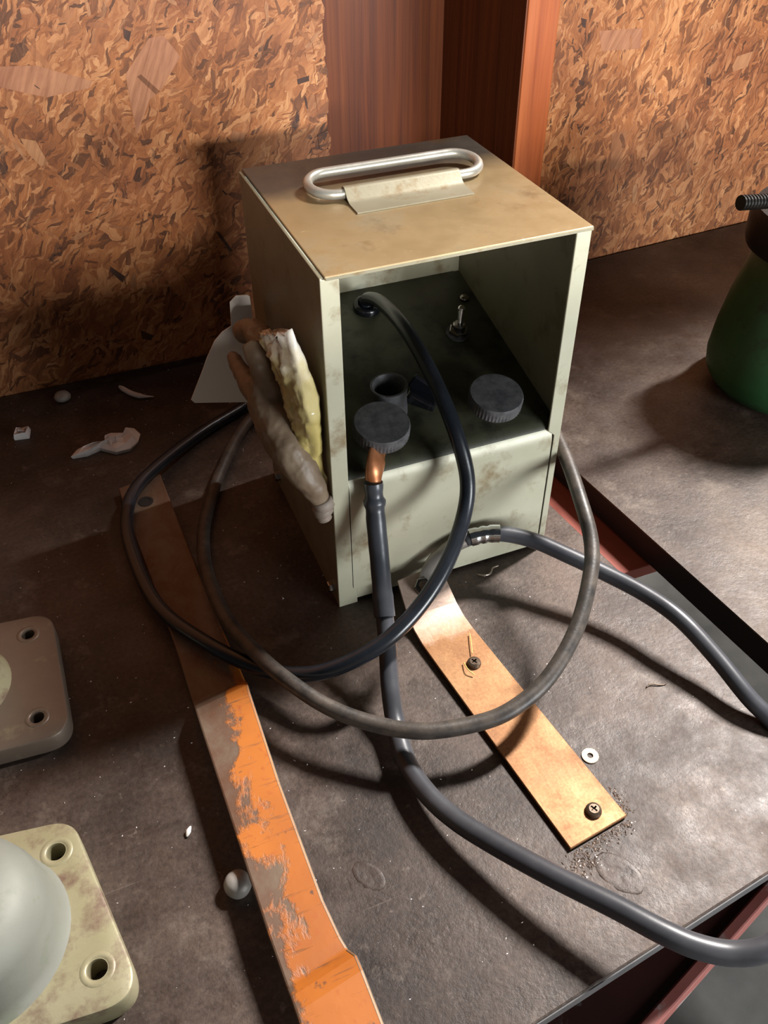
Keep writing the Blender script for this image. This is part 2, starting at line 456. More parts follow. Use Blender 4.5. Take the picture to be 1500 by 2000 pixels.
def rounded_poly(corners, r, seg=6):
    out = []
    n = len(corners)
    for i in range(n):
        p0, p1, p2 = Vector(corners[i - 1]), Vector(corners[i]), Vector(corners[(i + 1) % n])
        a = (p0 - p1).normalized(); b = (p2 - p1).normalized()
        rr = r[i] if isinstance(r, (list, tuple)) else r
        ang = a.angle(b); d = rr / math.tan(ang / 2)
        s, e = p1 + a * d, p1 + b * d
        for k in range(seg + 1):
            t_ = k / seg
            q = (1 - t_) ** 2 * s + 2 * t_ * (1 - t_) * p1 + t_ ** 2 * e
            out.append((q.x, q.y))
    return out

def circle(cx, cy, r, n=20): return [(cx + r * math.cos(2 * math.pi * k / n), cy + r * math.sin(2 * math.pi * k / n)) for k in range(n)]

# ------------------------------------------------------------------ setting
fl = obj('floor', box_bm(-2.5, 3.0, -3.2, 1.2, -0.90, -0.85), MAT['floor']); fl['kind'] = 'structure'

wl = obj('wall_left', box_bm(-1.6, 0.128, 0.362, 0.374, -0.10, 1.10), MAT['osb_l'], bevel=0.001); wl['kind'] = 'structure'
bb = obj('trim_1', box_bm(0.02, 0.345, 0.56, 0.585, -0.10, 1.10), MAT['wood_dark']); bb['kind'] = 'structure'
po = obj('trim_2', box_bm(0.331, 0.364, 0.386, 0.60, -0.10, 1.10), MAT['wood_post'], bevel=0.0012); po['kind'] = 'structure'
ps = obj('side_shade', box_bm(0.3295, 0.331, 0.3875, 0.56, -0.10, 1.10), MAT['wood_dark'], po)  # thin dark sheet that paints shade onto the post's left face

lg4 = obj('trim_4', box_bm(0.10, 0.331, 0.3745, 0.56, -0.03, -0.002), MAT['wood_dark']); lg4['kind'] = 'structure'

def slanted_wall(x0, y0, x1, slope, th):
    bm = bmesh.new()
    y1 = y0 + (x1 - x0) * slope
    prism(bm, [(x0, y0), (x1, y1), (x1, y1 + th), (x0, y0 + th)], -0.10, 1.10)
    return bm
wr = obj('wall_right', slanted_wall(0.3645, 0.3905, 1.7, 0.066, 0.012), MAT['osb_r']); wr['kind'] = 'structure'

# loose-edged strands of the two boards, thin chips proud of the face
def flakes(parent, count, x0, x1, z0, z1, yfun, seed, lean):
    rnd = random.Random(seed)
    for i in range(count):
        ci = rnd.choice((0, 0, 0, 1, 1, 1, 2, 2, 3, 4, 5, 5, 6))
        L = rnd.choice((0.008, 0.011, 0.015, 0.020)) * rnd.uniform(0.7, 1.2) * (0.55 if ci == 4 else 1.0); w_ = L * rnd.uniform(0.12, 0.30)
        pts = []
        for u, v in ((-0.5, -0.2), (-0.25, -0.5), (0.1, -0.45), (0.42, -0.5), (0.5, 0.1), (0.3, 0.45), (-0.05, 0.5), (-0.4, 0.4)):
            pts.append(((u + rnd.uniform(-0.10, 0.10)) * L, (v + rnd.uniform(-0.22, 0.22)) * w_))
        ang = rnd.gauss(lean, 0.5); ca, sa = math.cos(ang), math.sin(ang)
        cx, cz = rnd.uniform(x0, x1), rnd.uniform(z0, z1)
        t0, t1 = 0.0004, rnd.uniform(0.0001, 0.0004)
        bm = bmesh.new()
        prof = [(cx + u * ca - v * sa, cz + u * sa + v * ca) for u, v in pts]
        tilt = rnd.uniform(-0.02, 0.02)
        extrude_profile(bm, prof, lambda u, v, a: (u, yfun(u) + a + (u - cx) * tilt * (1 if a < 0 else 0), v), t0, -t1)
        obj('wood_flake', bm, MAT['flake'][ci], parent)
flakes(wl, 170, -0.30, 0.12, 0.01, 0.36, lambda x: 0.362, 3, -0.95)
flakes(wr, 150, 0.385, 0.78, 0.01, 0.34, lambda x: 0.3905 + (x - 0.3645) * 0.066, 5, -1.3)
# the strands that stand out most on each board
def strand(parent, pts, m, yfun, t=0.0002):
    bm = bmesh.new()
    extrude_profile(bm, pts, lambda u, v, a: (u, yfun(u) + a, v), 0.0004, -t)
    obj('wood_flake', bm, m, parent)
yl = lambda x: 0.362
yr = lambda x: 0.3905 + (x - 0.3645) * 0.066
for pts, mi in (([(-0.0347, 0.2556), (-0.0126, 0.2786), (-0.0014, 0.28), (0.0094, 0.2639), (-0.0079, 0.2434), (-0.0199, 0.2352), (-0.0343, 0.2108), (-0.0349, 0.2351)], 7),
                ([(-0.1231, 0.2704), (-0.0982, 0.2685), (-0.0604, 0.2537), (-0.0634, 0.2489), (-0.0966, 0.246), (-0.127, 0.2567)], 7),
                ([(-0.0785, 0.1048), (-0.0676, 0.093), (-0.0709, 0.0878), (-0.0799, 0.1003)], 4), ([(-0.0302, 0.2872), (-0.0247, 0.2843), (-0.0276, 0.2776), (-0.0308, 0.2807)], 4),
                ([(0.1028, 0.2369), (0.1132, 0.2386), (0.1134, 0.2346), (0.1034, 0.2329)], 4), ([(0.0441, 0.2035), (0.0546, 0.1992), (0.0517, 0.1928), (0.0409, 0.1955)], 6),
                ([(-0.1226, 0.2192), (-0.112, 0.2159), (-0.107, 0.1974), (-0.1132, 0.1963), (-0.1201, 0.2072)], 6), ([(-0.099, 0.1387), (-0.0864, 0.1379), (-0.1005, 0.1322), (-0.1051, 0.1339)], 3),
                ([(0.0173, 0.121), (0.0216, 0.1179), (0.031, 0.0992), (0.0276, 0.0988)], 4), ([(-0.0644, 0.0385), (-0.054, 0.0307), (-0.0572, 0.026), (-0.0648, 0.0294)], 4)):
    strand(wl, pts, MAT['flake'][mi], yl)
strand(wl, [(-0.0262, 0.2529), (-0.0231, 0.2544), (-0.0108, 0.2407), (-0.014, 0.2384)], MAT['flake'][2], yl, 0.0005)
for pts, mi in (([(0.4147, 0.2379), (0.4668, 0.2347), (0.4679, 0.2164), (0.4212, 0.2194)], 7), ([(0.3981, 0.1969), (0.4059, 0.1936), (0.4054, 0.1899), (0.3989, 0.1921)], 4), ([(0.3918, 0.2511), (0.3985, 0.2491), (0.3981, 0.2418), (0.3943, 0.2435)], 4),
                ([(0.5632, 0.1786), (0.5712, 0.1751), (0.5719, 0.1684), (0.5658, 0.1702)], 4), ([(0.596, 0.1846), (0.5998, 0.1941), (0.6099, 0.1954), (0.62, 0.1967), (0.6181, 0.1819), (0.5992, 0.1792)], 6), ([(0.4497, 0.1383), (0.4694, 0.138), (0.4679, 0.0982), (0.4553, 0.1003)], 5)):
    strand(wr, pts, MAT['flake'][mi], yr)
# the frayed right-hand edge of the left board
rnd = random.Random(8)
for k in range(16):
    z = 0.0 + k * 0.023 + rnd.uniform(-0.006, 0.006)
    bm = bmesh.new(); dx = rnd.uniform(0.0005, 0.003); h = rnd.uniform(0.010, 0.022)
    extrude_profile(bm, [(0.119, z), (0.128 + dx * 0.4, z - 0.002), (0.128 + dx, z + h * 0.5), (0.127, z + h), (0.118, z + h * 0.8)], lambda u, v, a: (u, a, v), 0.3735, 0.3615)
    obj('wood_flake', bm, MAT['osb_l'], wl)

# unseen board at right and low partition behind the camera, added to cast shade
t3 = obj('shade_board', box_bm(0.93, 0.96, 0.292, 0.425, 0.0, 2.20), MAT['wood_post'], bevel=0.001); t3['kind'] = 'structure'

wf = obj('shade_partition', box_bm(-1.6, 0.37, -1.06, -1.0, -0.85, 0.478), MAT['floor']); wf['kind'] = 'structure'  # unseen blocker, added to keep front light off the lower wall

# main bench: thick steel plate turned a little against the box
wbch = thing('workbench', 'dark oily steel-topped workbench under the metal box', 'workbench', (0, 0, -0.012))
def lift(o):   # parts are modelled in world coordinates
    o.matrix_parent_inverse = Matrix.Translation((0, 0, 0.012)); return o
def edge_right(y): return 0.1876 + (0.0364 - y) * 0.1116
corner = (0.2228, -0.2542)
def front_y(x): return -0.2542 + (x - 0.2228) * 0.1159
bm = bmesh.new()
outl = [(-1.5, front_y(-1.5)), corner, (edge_right(0.361), 0.361), (-1.5, 0.361)]
prism(bm, outl, -0.010, 0.0)
top = lift(obj('tabletop', bm, MAT['bench'], wbch, bevel=0.0010))
# bright worn front edge of the plate
bm = bmesh.new()
d = 0.0006
bm2 = [(-1.49, front_y(-1.49) - d), (0.2226, front_y(0.2226) - d), (0.2226, front_y(0.2226) + 0.002), (-1.49, front_y(-1.49) + 0.002)]
prism(bm, bm2, -0.0095, -0.0012)
lift(obj('edge_strip', bm, MAT['steel_edge'], wbch))
# red oxide cross beam under the gap, and the angled channel near the front edge
bm = bmesh.new()
add_box(bm, -0.6, 0.262, -0.026, 0.125, -0.038, -0.027); add_box(bm, -0.6, 0.262, 0.045, 0.055, -0.12, -0.038)
lift(obj('crossbeam', bm, MAT['red_oxide'], wbch, bevel=0.001))
ca, sa = math.cos(0.31), math.sin(0.31)
def chan(u, v):  # along, across (towards the viewer)
    return (0.063 + u * ca + v * sa, -0.287 + u * sa - v * ca)
bm = bmesh.new()
prism(bm, [chan(-0.5, -0.001), chan(0.20, -0.001), chan(0.20, -0.13), chan(-0.5, -0.13)][::-1], -0.068, -0.062)
lift(obj('channel_web', bm, MAT['red_dark'], wbch))
bm = bmesh.new()
prism(bm, [chan(-0.5, 0.006), chan(0.20, 0.006), chan(0.20, -0.001), chan(-0.5, -0.001)][::-1], -0.085, -0.060)
lift(obj('channel_flange', bm, MAT['red_flange'], wbch, bevel=0.0012))
for lx, ly in ((-1.35, -0.40), (-1.35, 0.30), (-0.02, 0.30), (0.02, -0.20)):
    bm = bmesh.new(); add_box(bm, lx, lx + 0.006, ly, ly + 0.05, -0.85, -0.0105); add_box(bm, lx + 0.006, lx + 0.05, ly, ly + 0.006, -0.85, -0.0105)
    lift(obj('leg', bm, MAT['red_dark'], wbch))
# old weld marks on the plate
for (mx, my, r1) in ((-0.050, -0.1849, 0.010), (0.0733, -0.2336, 0.014)):
    bm = bmesh.new()
    lathe(bm, [(r1, -0.0003), (r1 * 0.84, 0.00012), (r1 * 0.62, 0.0002), (r1 * 0.5, 0.00005), (r1 * 0.28, 0.0002), (r1 * 0.1, -0.0001)], 24, Matrix.Translation((mx, my, 0)) @ Matrix.Rotation(0.5, 4, 'Z') @ Matrix.Diagonal((0.72, 1.15, 1, 1)))
    for v in bm.verts:
        v.co.z += noise.noise(v.co * 300) * 0.0003
    lift(obj('weld_mark', bm, MAT['bench'], wbch, True))

# second bench beyond the gap
b2 = thing('workbench', 'dusty brown-grey bench with black edge on the right beyond the gap', 'workbench', (0.6, 0.1, -0.022))
def lift2(o): o.matrix_parent_inverse = Matrix.Translation((-0.6, -0.1, 0.022)); return o
def e2(y): return 0.2286 + (0.0783 - y) * 0.1073
bm = bmesh.new()
prism(bm, [(e2(-0.5), -0.5), (1.6, -0.30), (1.6, 0.468), (e2(0.38), 0.376)], -0.0015, 0.0)
lift2(obj('tabletop', bm, MAT['bench2'], b2))
bm = bmesh.new()
prism(bm, [(e2(-0.5) + 0.0004, -0.499), (1.599, -0.299), (1.599, 0.466), (e2(0.38) + 0.0004, 0.375)], -0.024, -0.0015)
lift2(obj('core_slab', bm, MAT['black_edge'], b2))
for lx, ly in ((0.42, -0.35), (1.5, -0.22), (1.5, 0.38), (0.40, 0.30)):
    bm = bmesh.new(); add_box(bm, lx, lx + 0.05, ly, ly + 0.05, -0.85, -0.024)
    lift2(obj('leg', bm, MAT['red_dark'], b2))

# ------------------------------------------------------------------ the metal box
W, D, H = 0.16, 0.159, 0.246
pu = thing('power_unit', 'grey-green sheet-metal box with open front, control panel and wire lid handle', 'metal box')
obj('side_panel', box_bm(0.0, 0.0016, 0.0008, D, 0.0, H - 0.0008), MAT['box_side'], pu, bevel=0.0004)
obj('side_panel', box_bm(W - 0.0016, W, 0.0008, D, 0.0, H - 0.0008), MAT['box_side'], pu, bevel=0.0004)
bm = bmesh.new()
extrude_profile(bm, [(0.0, 0.0), (0.0135, 0.0), (0.0133, 0.016), (0.0106, 0.016), (0.0106, H - 0.0025), (0.0, H - 0.001)], lambda u, v, a: (u, a, v), 0.0, 0.0016)
obj('front_flange', bm, MAT['box_paint'], pu, bevel=0.0005)
bm = bmesh.new()
extrude_profile(bm, [(W - 0.0048, 0.0), (W, 0.0), (W, H - 0.001), (W - 0.0096, H - 0.0025), (W - 0.0096, 0.108), (W - 0.0048, 0.1035)], lambda u, v, a: (u, a, v), 0.0, 0.0016)
obj('front_flange', bm, MAT['box_paint'], pu, bevel=0.0005)
# control panel: one bent sheet - lower front face, rounded nose, sloping deck up to the back
outer = [(-0.0004, 0.015), (-0.0004, 0.0985)]
for k in range(1, 9):
    a = k / 8 * math.radians(77)
    outer.append((-0.0004 + 0.0125 * (1 - math.cos(a)), 0.0985 + 0.0155 * math.sin(a)))
y_end = 0.1572
y0n, z0n = outer[-1]
outer += [(y0n + (y_end - y0n) * t, z0n + (0.1492 - z0n) * t) for t in (0.25, 0.5, 0.75, 1.0)]
inner = [(y + 0.0016 if i < 4 else y + 0.0004, z - (0.0 if i < 2 else 0.0016)) for i, (y, z) in enumerate(outer)][::-1]
bm = bmesh.new()
extrude_profile(bm, outer + inner, lambda u, v, a: (a, u, v), 0.0108, 0.1538)
cp = obj('control_panel', bm, None, pu)
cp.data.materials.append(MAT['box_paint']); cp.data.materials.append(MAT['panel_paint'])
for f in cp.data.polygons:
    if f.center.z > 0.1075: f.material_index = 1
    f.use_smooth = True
cp.data.set_sharp_from_angle(angle=math.radians(35))
# deck fillers left and right of the bent sheet, behind the flanges
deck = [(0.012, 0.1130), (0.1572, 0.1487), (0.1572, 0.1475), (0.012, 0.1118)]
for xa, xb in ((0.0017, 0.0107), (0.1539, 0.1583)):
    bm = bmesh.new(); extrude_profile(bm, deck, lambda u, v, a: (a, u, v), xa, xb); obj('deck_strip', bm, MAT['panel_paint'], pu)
obj('base_lip', box_bm(0.0136, 0.1552, 0.0012, 0.0030, 0.003, 0.0145), MAT['box_paint'], pu, bevel=0.0003)
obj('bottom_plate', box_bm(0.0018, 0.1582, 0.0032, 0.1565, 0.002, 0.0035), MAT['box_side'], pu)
obj('back_panel', box_bm(0.0018, 0.1582, 0.1575, D, 0.002, H - 0.004), MAT['box_paint'], pu)
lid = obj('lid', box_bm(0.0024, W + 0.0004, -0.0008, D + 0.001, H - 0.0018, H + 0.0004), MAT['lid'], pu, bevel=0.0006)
# thin bright front edge of the lid
obj('lid_edge', box_bm(0.0030, W, -0.0012, -0.0006, H - 0.0017, H - 0.0002), MAT['strap'], lid)
# handle: flat racetrack of rod, clamped by a folded strap
def racetrack(x0, x1, y0, y1, z, per=14):
    r = (y1 - y0) / 2; yc = (y0 + y1) / 2; pts = []
    for k in range(per + 1):
        a = -math.pi / 2 - math.pi * k / per; pts.append(Vector((x0 + r + r * math.cos(a), yc + r * math.sin(a), z)))
    for k in range(per + 1):
        a = math.pi / 2 - math.pi * k / per; pts.append(Vector((x1 - r + r * math.cos(a), yc + r * math.sin(a), z)))
    return pts
path = racetrack(0.0285, 0.1385, 0.0880, 0.1165, H + 0.0040)
for q in path: q.z += max(0, (q.y - 0.088)) * 0.10
dense = []
for a, b in zip(path, path[1:] + path[:1]):
    dense.append(a)
bm = bmesh.new()
n = len(dense); segs = 12; rings = []
for i in range(n):
    tg = (dense[(i + 1) % n] - dense[i - 1]).normalized(); nr = Vector((0, 0, 1)); bi = tg.cross(nr).normalized()
    rings.append([bm.verts.new(dense[i] + nr * 0.0030 * math.cos(2 * math.pi * k / segs) + bi * 0.0030 * math.sin(2 * math.pi * k / segs)) for k in range(segs)])
for i in range(n):
    a, b = rings[i], rings[(i + 1) % n]
    for k in range(segs): bm.faces.new((a[k], a[(k + 1) % segs], b[(k + 1) % segs], b[k]))
hd = obj('handle', bm, MAT['handle'], pu, True)
# strap: wraps the front rod, then lies flat on the lid towards the front
yc, zc, rr = 0.0880, H + 0.0040, 0.0042
prof = []
for k in range(13):
    a = math.radians(-70 + k * 20)      # from the back underside over the rod to the front
    prof.append((yc + rr * math.cos(a), zc + rr * math.sin(a)))
prof = prof[:11]
prof += [(0.0815, H + 0.0032), (0.0780, H + 0.0016), (0.0650, H + 0.0014)]
low = []
for i, (y, z) in enumerate(prof):
    if i < 11: low.append((yc + (y - yc) * 0.78, zc + (z - zc) * 0.78))
    else: low.append((y, z - 0.0009))
bm = bmesh.new()
extrude_profile(bm, prof + low[::-1], lambda u, v, a: (a, u, v), 0.0450, 0.1190)
st = obj('handle_strap', bm, MAT['strap'], pu); auto_smooth(st, 35)

NRM = Vector((0, -0.2241, 0.9746))
def on_panel(x, y, off=0.0): return Vector((x, y, 0.1130 + 0.2305 * y)) + NRM * off
def knob(x, y, raise_, rad):
    bm = bmesh.new(); M = frame(on_panel(x, y), NRM); S = 96
    prof = [(rad * 0.42, 0.0), (rad * 0.42, raise_ - 0.012), (rad * 0.93, raise_ - 0.0105), (rad * 1.0, raise_ - 0.009), (rad * 1.0, raise_ - 0.0015), (rad * 0.955, raise_), (rad * 0.5, raise_ + 0.0004), (rad * 0.1, raise_ + 0.0005)]
    rings = []
    for j, (r, z) in enumerate(prof):
        ring = []
        for k in range(S):
            q = r - (0.00055 if (3 <= j <= 4 and k % 2) else 0.0)
            a = 2 * math.pi * k / S; ring.append(bm.verts.new(M @ Vector((q * math.cos(a), q * math.sin(a), z))))
        rings.append(ring)
    for a, b in zip(rings, rings[1:]):
        for k in range(S): bm.faces.new((a[k], a[(k + 1) % S], b[(k + 1) % S], b[k]))
    bm.faces.new(rings[-1]); bm.faces.new(rings[0][::-1])
    return auto_smooth(obj('knob', bm, MAT['knob'], pu), 30)
knob(0.0385, 0.0185, 0.0205, 0.0178)
knob(0.1200, 0.0228, 0.0165, 0.0178)
# open insulating tube behind the left knob
bm = bmesh.new()
M = frame(on_panel(0.0560, 0.0445), Vector((-0.06, -0.10, 1)))
lathe(bm, [(0.0118, -0.004), (0.0112, 0.010), (0.0118, 0.0175), (0.0122, 0.0195), (0.0108, 0.0195), (0.0094, 0.017), (0.0090, 0.002), (0.0, 0.002)], 32, M, True, False)
auto_smooth(obj('socket_tube', bm, MAT['knob'], pu), 40)
# black terminal clip between tube and cable
bm = bmesh.new()
M = frame(on_panel(0.0775, 0.0425), NRM) @ Matrix.Rotation(-0.75, 4, 'Z')
bmesh.ops.create_cube(bm, size=1.0, matrix=M @ Matrix.Translation((0, 0, 0.003)) @ Matrix.Diagonal((0.020, 0.010, 0.006, 1)))
bmesh.ops.create_cube(bm, size=1.0, matrix=M @ Matrix.Translation((0.001, 0.0055, 0.008)) @ Matrix.Rotation(0.35, 4, 'Y') @ Matrix.Diagonal((0.024, 0.003, 0.012, 1)))
bmesh.ops.create_cube(bm, size=1.0, matrix=M @ Matrix.Translation((0.0, -0.0045, 0.006)) @ Matrix.Rotation(0.25, 4, 'Y') @ Matrix.Diagonal((0.016, 0.004, 0.006, 1)))
obj('terminal_clip', bm, MAT['black_plastic'], pu, bevel=0.0012)
# grommet, toggle switch, panel screw
bm = bmesh.new(); M = frame(on_panel(0.0760, 0.1370), NRM)
lathe(bm, [(0.0060, 0.0), (0.0056, 0.004), (0.0066, 0.0052), (0.0088, 0.0048), (0.0098, 0.0030), (0.0098, 0.0)], 28, M, False, False)
obj('grommet', bm, MAT['black_plastic'], pu, True)
ts = obj('toggle_switch', lathe(bmesh.new(), [(0.0085, 0.0), (0.0085, 0.0012), (0.0062, 0.0014)], 24, frame(on_panel(0.1285, 0.0950), NRM)), MAT['knob'], pu)
obj('hex_nut', lathe(bmesh.new(), [(0.0070, 0.0012), (0.0070, 0.0040), (0.0062, 0.0046)], 6, frame(on_panel(0.1285, 0.0950), NRM)), MAT['dark_chrome'], ts)
obj('bushing', lathe(bmesh.new(), [(0.0046, 0.004), (0.0046, 0.0085), (0.0036, 0.0095), (0.0012, 0.009)], 24, frame(on_panel(0.1285, 0.0950), NRM)), MAT['dark_chrome'], ts)
base_t = on_panel(0.1285, 0.0950, 0.0085)
pth = spline([base_t, base_t + Vector((0.0012, 0.0016, 0.004)), base_t + Vector((0.0026, 0.0036, 0.0095))], 6)
bm = bmesh.new(); nP = len(pth); sweep(bm, pth, [0.0013 + 0.0013 * (i / (nP - 1)) for i in range(nP)], 14)
lathe(bm, [(0.0001, -0.0028), (0.0018, -0.0021), (0.0027, -0.0006), (0.0027, 0.0006), (0.0018, 0.0021), (0.0001, 0.0028)], 16, Matrix.Translation(pth[-1]))
obj('lever', bm, MAT['chrome'], ts, True)
sc = obj('panel_screw', lathe(bmesh.new(), [(0.0036, 0.0), (0.0034, 0.0014), (0.0022, 0.0022), (0.0004, 0.0024)], 20, frame(on_panel(0.1485, 0.1270), NRM)), MAT['dark_chrome'], pu, True)
# hex bolts low on the left side
for (yy, zz) in ((0.012, 0.010), (0.140, 0.012)):
    obj('side_bolt', lathe(bmesh.new(), [(0.0042, 0.0), (0.0042, 0.0030), (0.0034, 0.0038)], 6, frame((0.0, yy, zz), (-1, 0, 0))), MAT['dark_chrome'], pu)

# ------------------------------------------------------------------ cables
def cable(name, label, pts, r, m, per=10):
    pa = spline(pts, per); bm = bmesh.new(); sweep(bm, pa, r, 18)
    return tag(obj(name, bm, m, None, True), label, 'cable')
A = [(0.0755, 0.1362, 0.1440), (0.0757, 0.1340, 0.1530), (0.0781, 0.1131, 0.16), (0.0776, 0.0717, 0.163), (0.077, 0.0293, 0.155), (0.0787, -0.0027, 0.135), (0.0807, -0.0213, 0.108), (0.0728, -0.0349, 0.088), (0.0519, -0.055, 0.072), (0.0272, -0.0695, 0.058), (0.0006, -0.0778, 0.047), (-0.0264, -0.075, 0.035), (-0.0475, -0.0633, 0.024), (-0.0696, -0.0424, 0.018), (-0.0945, -0.0091, 0.016), (-0.1159, 0.0355, 0.013), (-0.1231, 0.0899, 0.0125), (-0.1204, 0.1349, 0.013), (-0.1032, 0.1734, 0.0125), (-0.0502, 0.2232, 0.0065), (0.0002, 0.2529, 0.0052), (0.0382, 0.2771, 0.0052), (0.10, 0.285, 0.0052), (0.16, 0.25, 0.0052), (0.185, 0.17, 0.018)]
B = [(0.120, 0.170, 0.0400), (0.150, 0.172, 0.060), (0.176, 0.120, 0.080), (0.176, 0.055, 0.086), (0.1675, 0.0063, 0.085), (0.1536, -0.0426, 0.08), (0.1462, -0.0696, 0.07), (0.1338, -0.0899, 0.062), (0.1113, -0.114, 0.05), (0.0826, -0.1328, 0.04), (0.0557, -0.1404, 0.034), (0.0336, -0.1395, 0.031), (0.0049, -0.1326, 0.03), (-0.0174, -0.1183, 0.029), (-0.0383, -0.0988, 0.03), (-0.0549, -0.0731, 0.031), (-0.0679, -0.0401, 0.028), (-0.0774, 0.0031, 0.02), (-0.0782, 0.0548, 0.012), (-0.072, 0.0965, 0.008), (-0.0576, 0.1367, 0.006), (-0.0338, 0.1824, 0.006), (-0.0051, 0.2244, 0.006), (0.0241, 0.2457, 0.006), (0.075, 0.243, 0.006), (0.110, 0.215, 0.006)]
C = [(0.0245, -0.0062, 0.112), (0.0225, -0.0139, 0.092), (0.018, -0.0321, 0.066), (0.0123, -0.0527, 0.047), (0.0076, -0.0699, 0.034), (0.0008, -0.0906, 0.022), (-0.0034, -0.109, 0.012), (-0.0073, -0.136, 0.01), (-0.0049, -0.1592, 0.012), (0.0021, -0.1804, 0.015), (0.0145, -0.2034, 0.019), (0.0315, -0.2306, 0.024), (0.0498, -0.2565, 0.028), (0.0626, -0.2751, 0.03), (0.0738, -0.2872, 0.03), (0.0871, -0.296, 0.03), (0.1017, -0.3012, 0.034), (0.1284, -0.3018, 0.04), (0.19, -0.30, 0.03), (0.27, -0.31, -0.05), (0.33, -0.33, -0.2)]
Dp = [(0.0843, -0.0071, 0.036), (0.0948, -0.0083, 0.04), (0.1138, -0.0123, 0.04), (0.1329, -0.0251, 0.038), (0.1497, -0.0449, 0.035), (0.1653, -0.0654, 0.032), (0.1807, -0.0908, 0.03), (0.1903, -0.1167, 0.028), (0.1975, -0.1462, 0.02), (0.2021, -0.1735, 0.012), (0.212, -0.1950, 0.0), (0.225, -0.215, -0.03), (0.235, -0.225, -0.10)]
cable('cable', 'glossy black cable arching out of the control panel and curving left over the orange bar', A, 0.0049, MAT['rubber_gloss'])
cable('cable', 'dull dusty black cable looping around the front of the box over the copper strip', B, 0.0048, MAT['rubber_dull'])
# thick welding lead with copper lug and shrink sleeve
wc = thing('cable', 'thick grey-black lead hanging from the copper lug and running off the bench front', 'cable', (0, -0.1, 0))
def inv(o, e): o.matrix_parent_inverse = Matrix.Translation(-Vector(e.location)); return o
pa = spline(C, 10)
bm = bmesh.new(); sweep(bm, pa[2:], [0.0054 + 0.0004 * min(1, i / 60) for i in range(len(pa) - 2)], 18)
inv(obj('jacket', bm, MAT['rubber_grey'], wc, True), wc)
bm = bmesh.new(); sl = pa[1:33]
rs = []
for i in range(len(sl)):
    r = 0.0062 + 0.0003 * math.sin(i * 1.3) * (1 if i < 10 else 0.2)
    if i < 6: r *= 0.93
    if i in (6, 7): r += 0.0006
    if i > 25: r += 0.0004
    rs.append(r)
sweep(bm, sl, rs, 18)
inv(auto_smooth(obj('shrink_sleeve', bm, MAT['sleeve'], wc), 50), wc)
lugp = spline([(0.0245, -0.0060, 0.1115), (0.0262, -0.0045, 0.1180), (0.0300, 0.0010, 0.1228), (0.0360, 0.0120, 0.1235)], 8)
bm = bmesh.new(); segs = 14; rings = []
for i, q in enumerate(lugp):
    t = i / (len(lugp) - 1); tg = (lugp[min(i + 1, len(lugp) - 1)] - lugp[max(i - 1, 0)]).normalized()
    side = tg.cross(Vector((0.3, -0.9, 0.3))).normalized(); up = side.cross(tg).normalized()
    wv, hv = 0.0052 + 0.0040 * t, 0.0052 * (1 - t) + 0.0012 * t
    rings.append([bm.verts.new(q + side * wv * math.cos(2 * math.pi * k / segs) + up * hv * math.sin(2 * math.pi * k / segs)) for k in range(segs)])
for a, b in zip(rings, rings[1:]):
    for k in range(segs): bm.faces.new((a[k], a[(k + 1) % segs], b[(k + 1) % segs], b[k]))
bm.faces.new(rings[0][::-1]); bm.faces.new(rings[-1])
lg = inv(obj('copper_lug', bm, MAT['copper_bright'], wc, True), wc); lg['label'] = 'bright copper cable lug'
# ground lead bolted to the copper strip
gc = thing('cable', 'black lead with chrome ferrule bolted to the copper strip, crossing the gap at right', 'cable', (0.1, 0, 0))
pd = spline(Dp, 10)
bm = bmesh.new(); sweep(bm, pd[6:], 0.0055, 18); inv(obj('jacket', bm, MAT['rubber_grey'], gc, True), gc)
fp = pd[9:21]; bm = bmesh.new()
sweep(bm, fp, [0.0063 - (0.0007 if i in (4, 7) else 0) for i in range(len(fp))], 20)
fe = inv(auto_smooth(obj('ferrule', bm, MAT['chrome'], gc), 60), gc); fe['label'] = 'crimped chrome ferrule'
lp = spline([(0.0560, -0.0250, 0.0185), (0.0610, -0.0165, 0.0235), (0.0690, -0.0098, 0.0300), (0.0800, -0.0075, 0.0355), (0.0950, -0.0083, 0.0400)], 8)
bm = bmesh.new(); rings = []
for i, q in enumerate(lp):
    t = i / (len(lp) - 1); tg = (lp[min(i + 1, len(lp) - 1)] - lp[max(i - 1, 0)]).normalized()
    side = tg.cross(Vector((0, -0.6, 0.8))).normalized(); up = side.cross(tg).normalized()
    k_ = min(1, max(0, (t - 0.25) / 0.35))
    wv, hv = 0.0078 * (1 - k_) + 0.0052 * k_, 0.0011 * (1 - k_) + 0.0050 * k_
    rings.append([bm.verts.new(q + side * wv * math.cos(2 * math.pi * k / segs) + up * hv * math.sin(2 * math.pi * k / segs)) for k in range(segs)])
for a, b in zip(rings, rings[1:]):
    for k in range(segs): bm.faces.new((a[k], a[(k + 1) % segs], b[(k + 1) % segs], b[k]))
bm.faces.new(rings[0][::-1]); bm.faces.new(rings[-1])
lug = inv(obj('cable_lug', bm, MAT['tinned'], gc, True), gc)

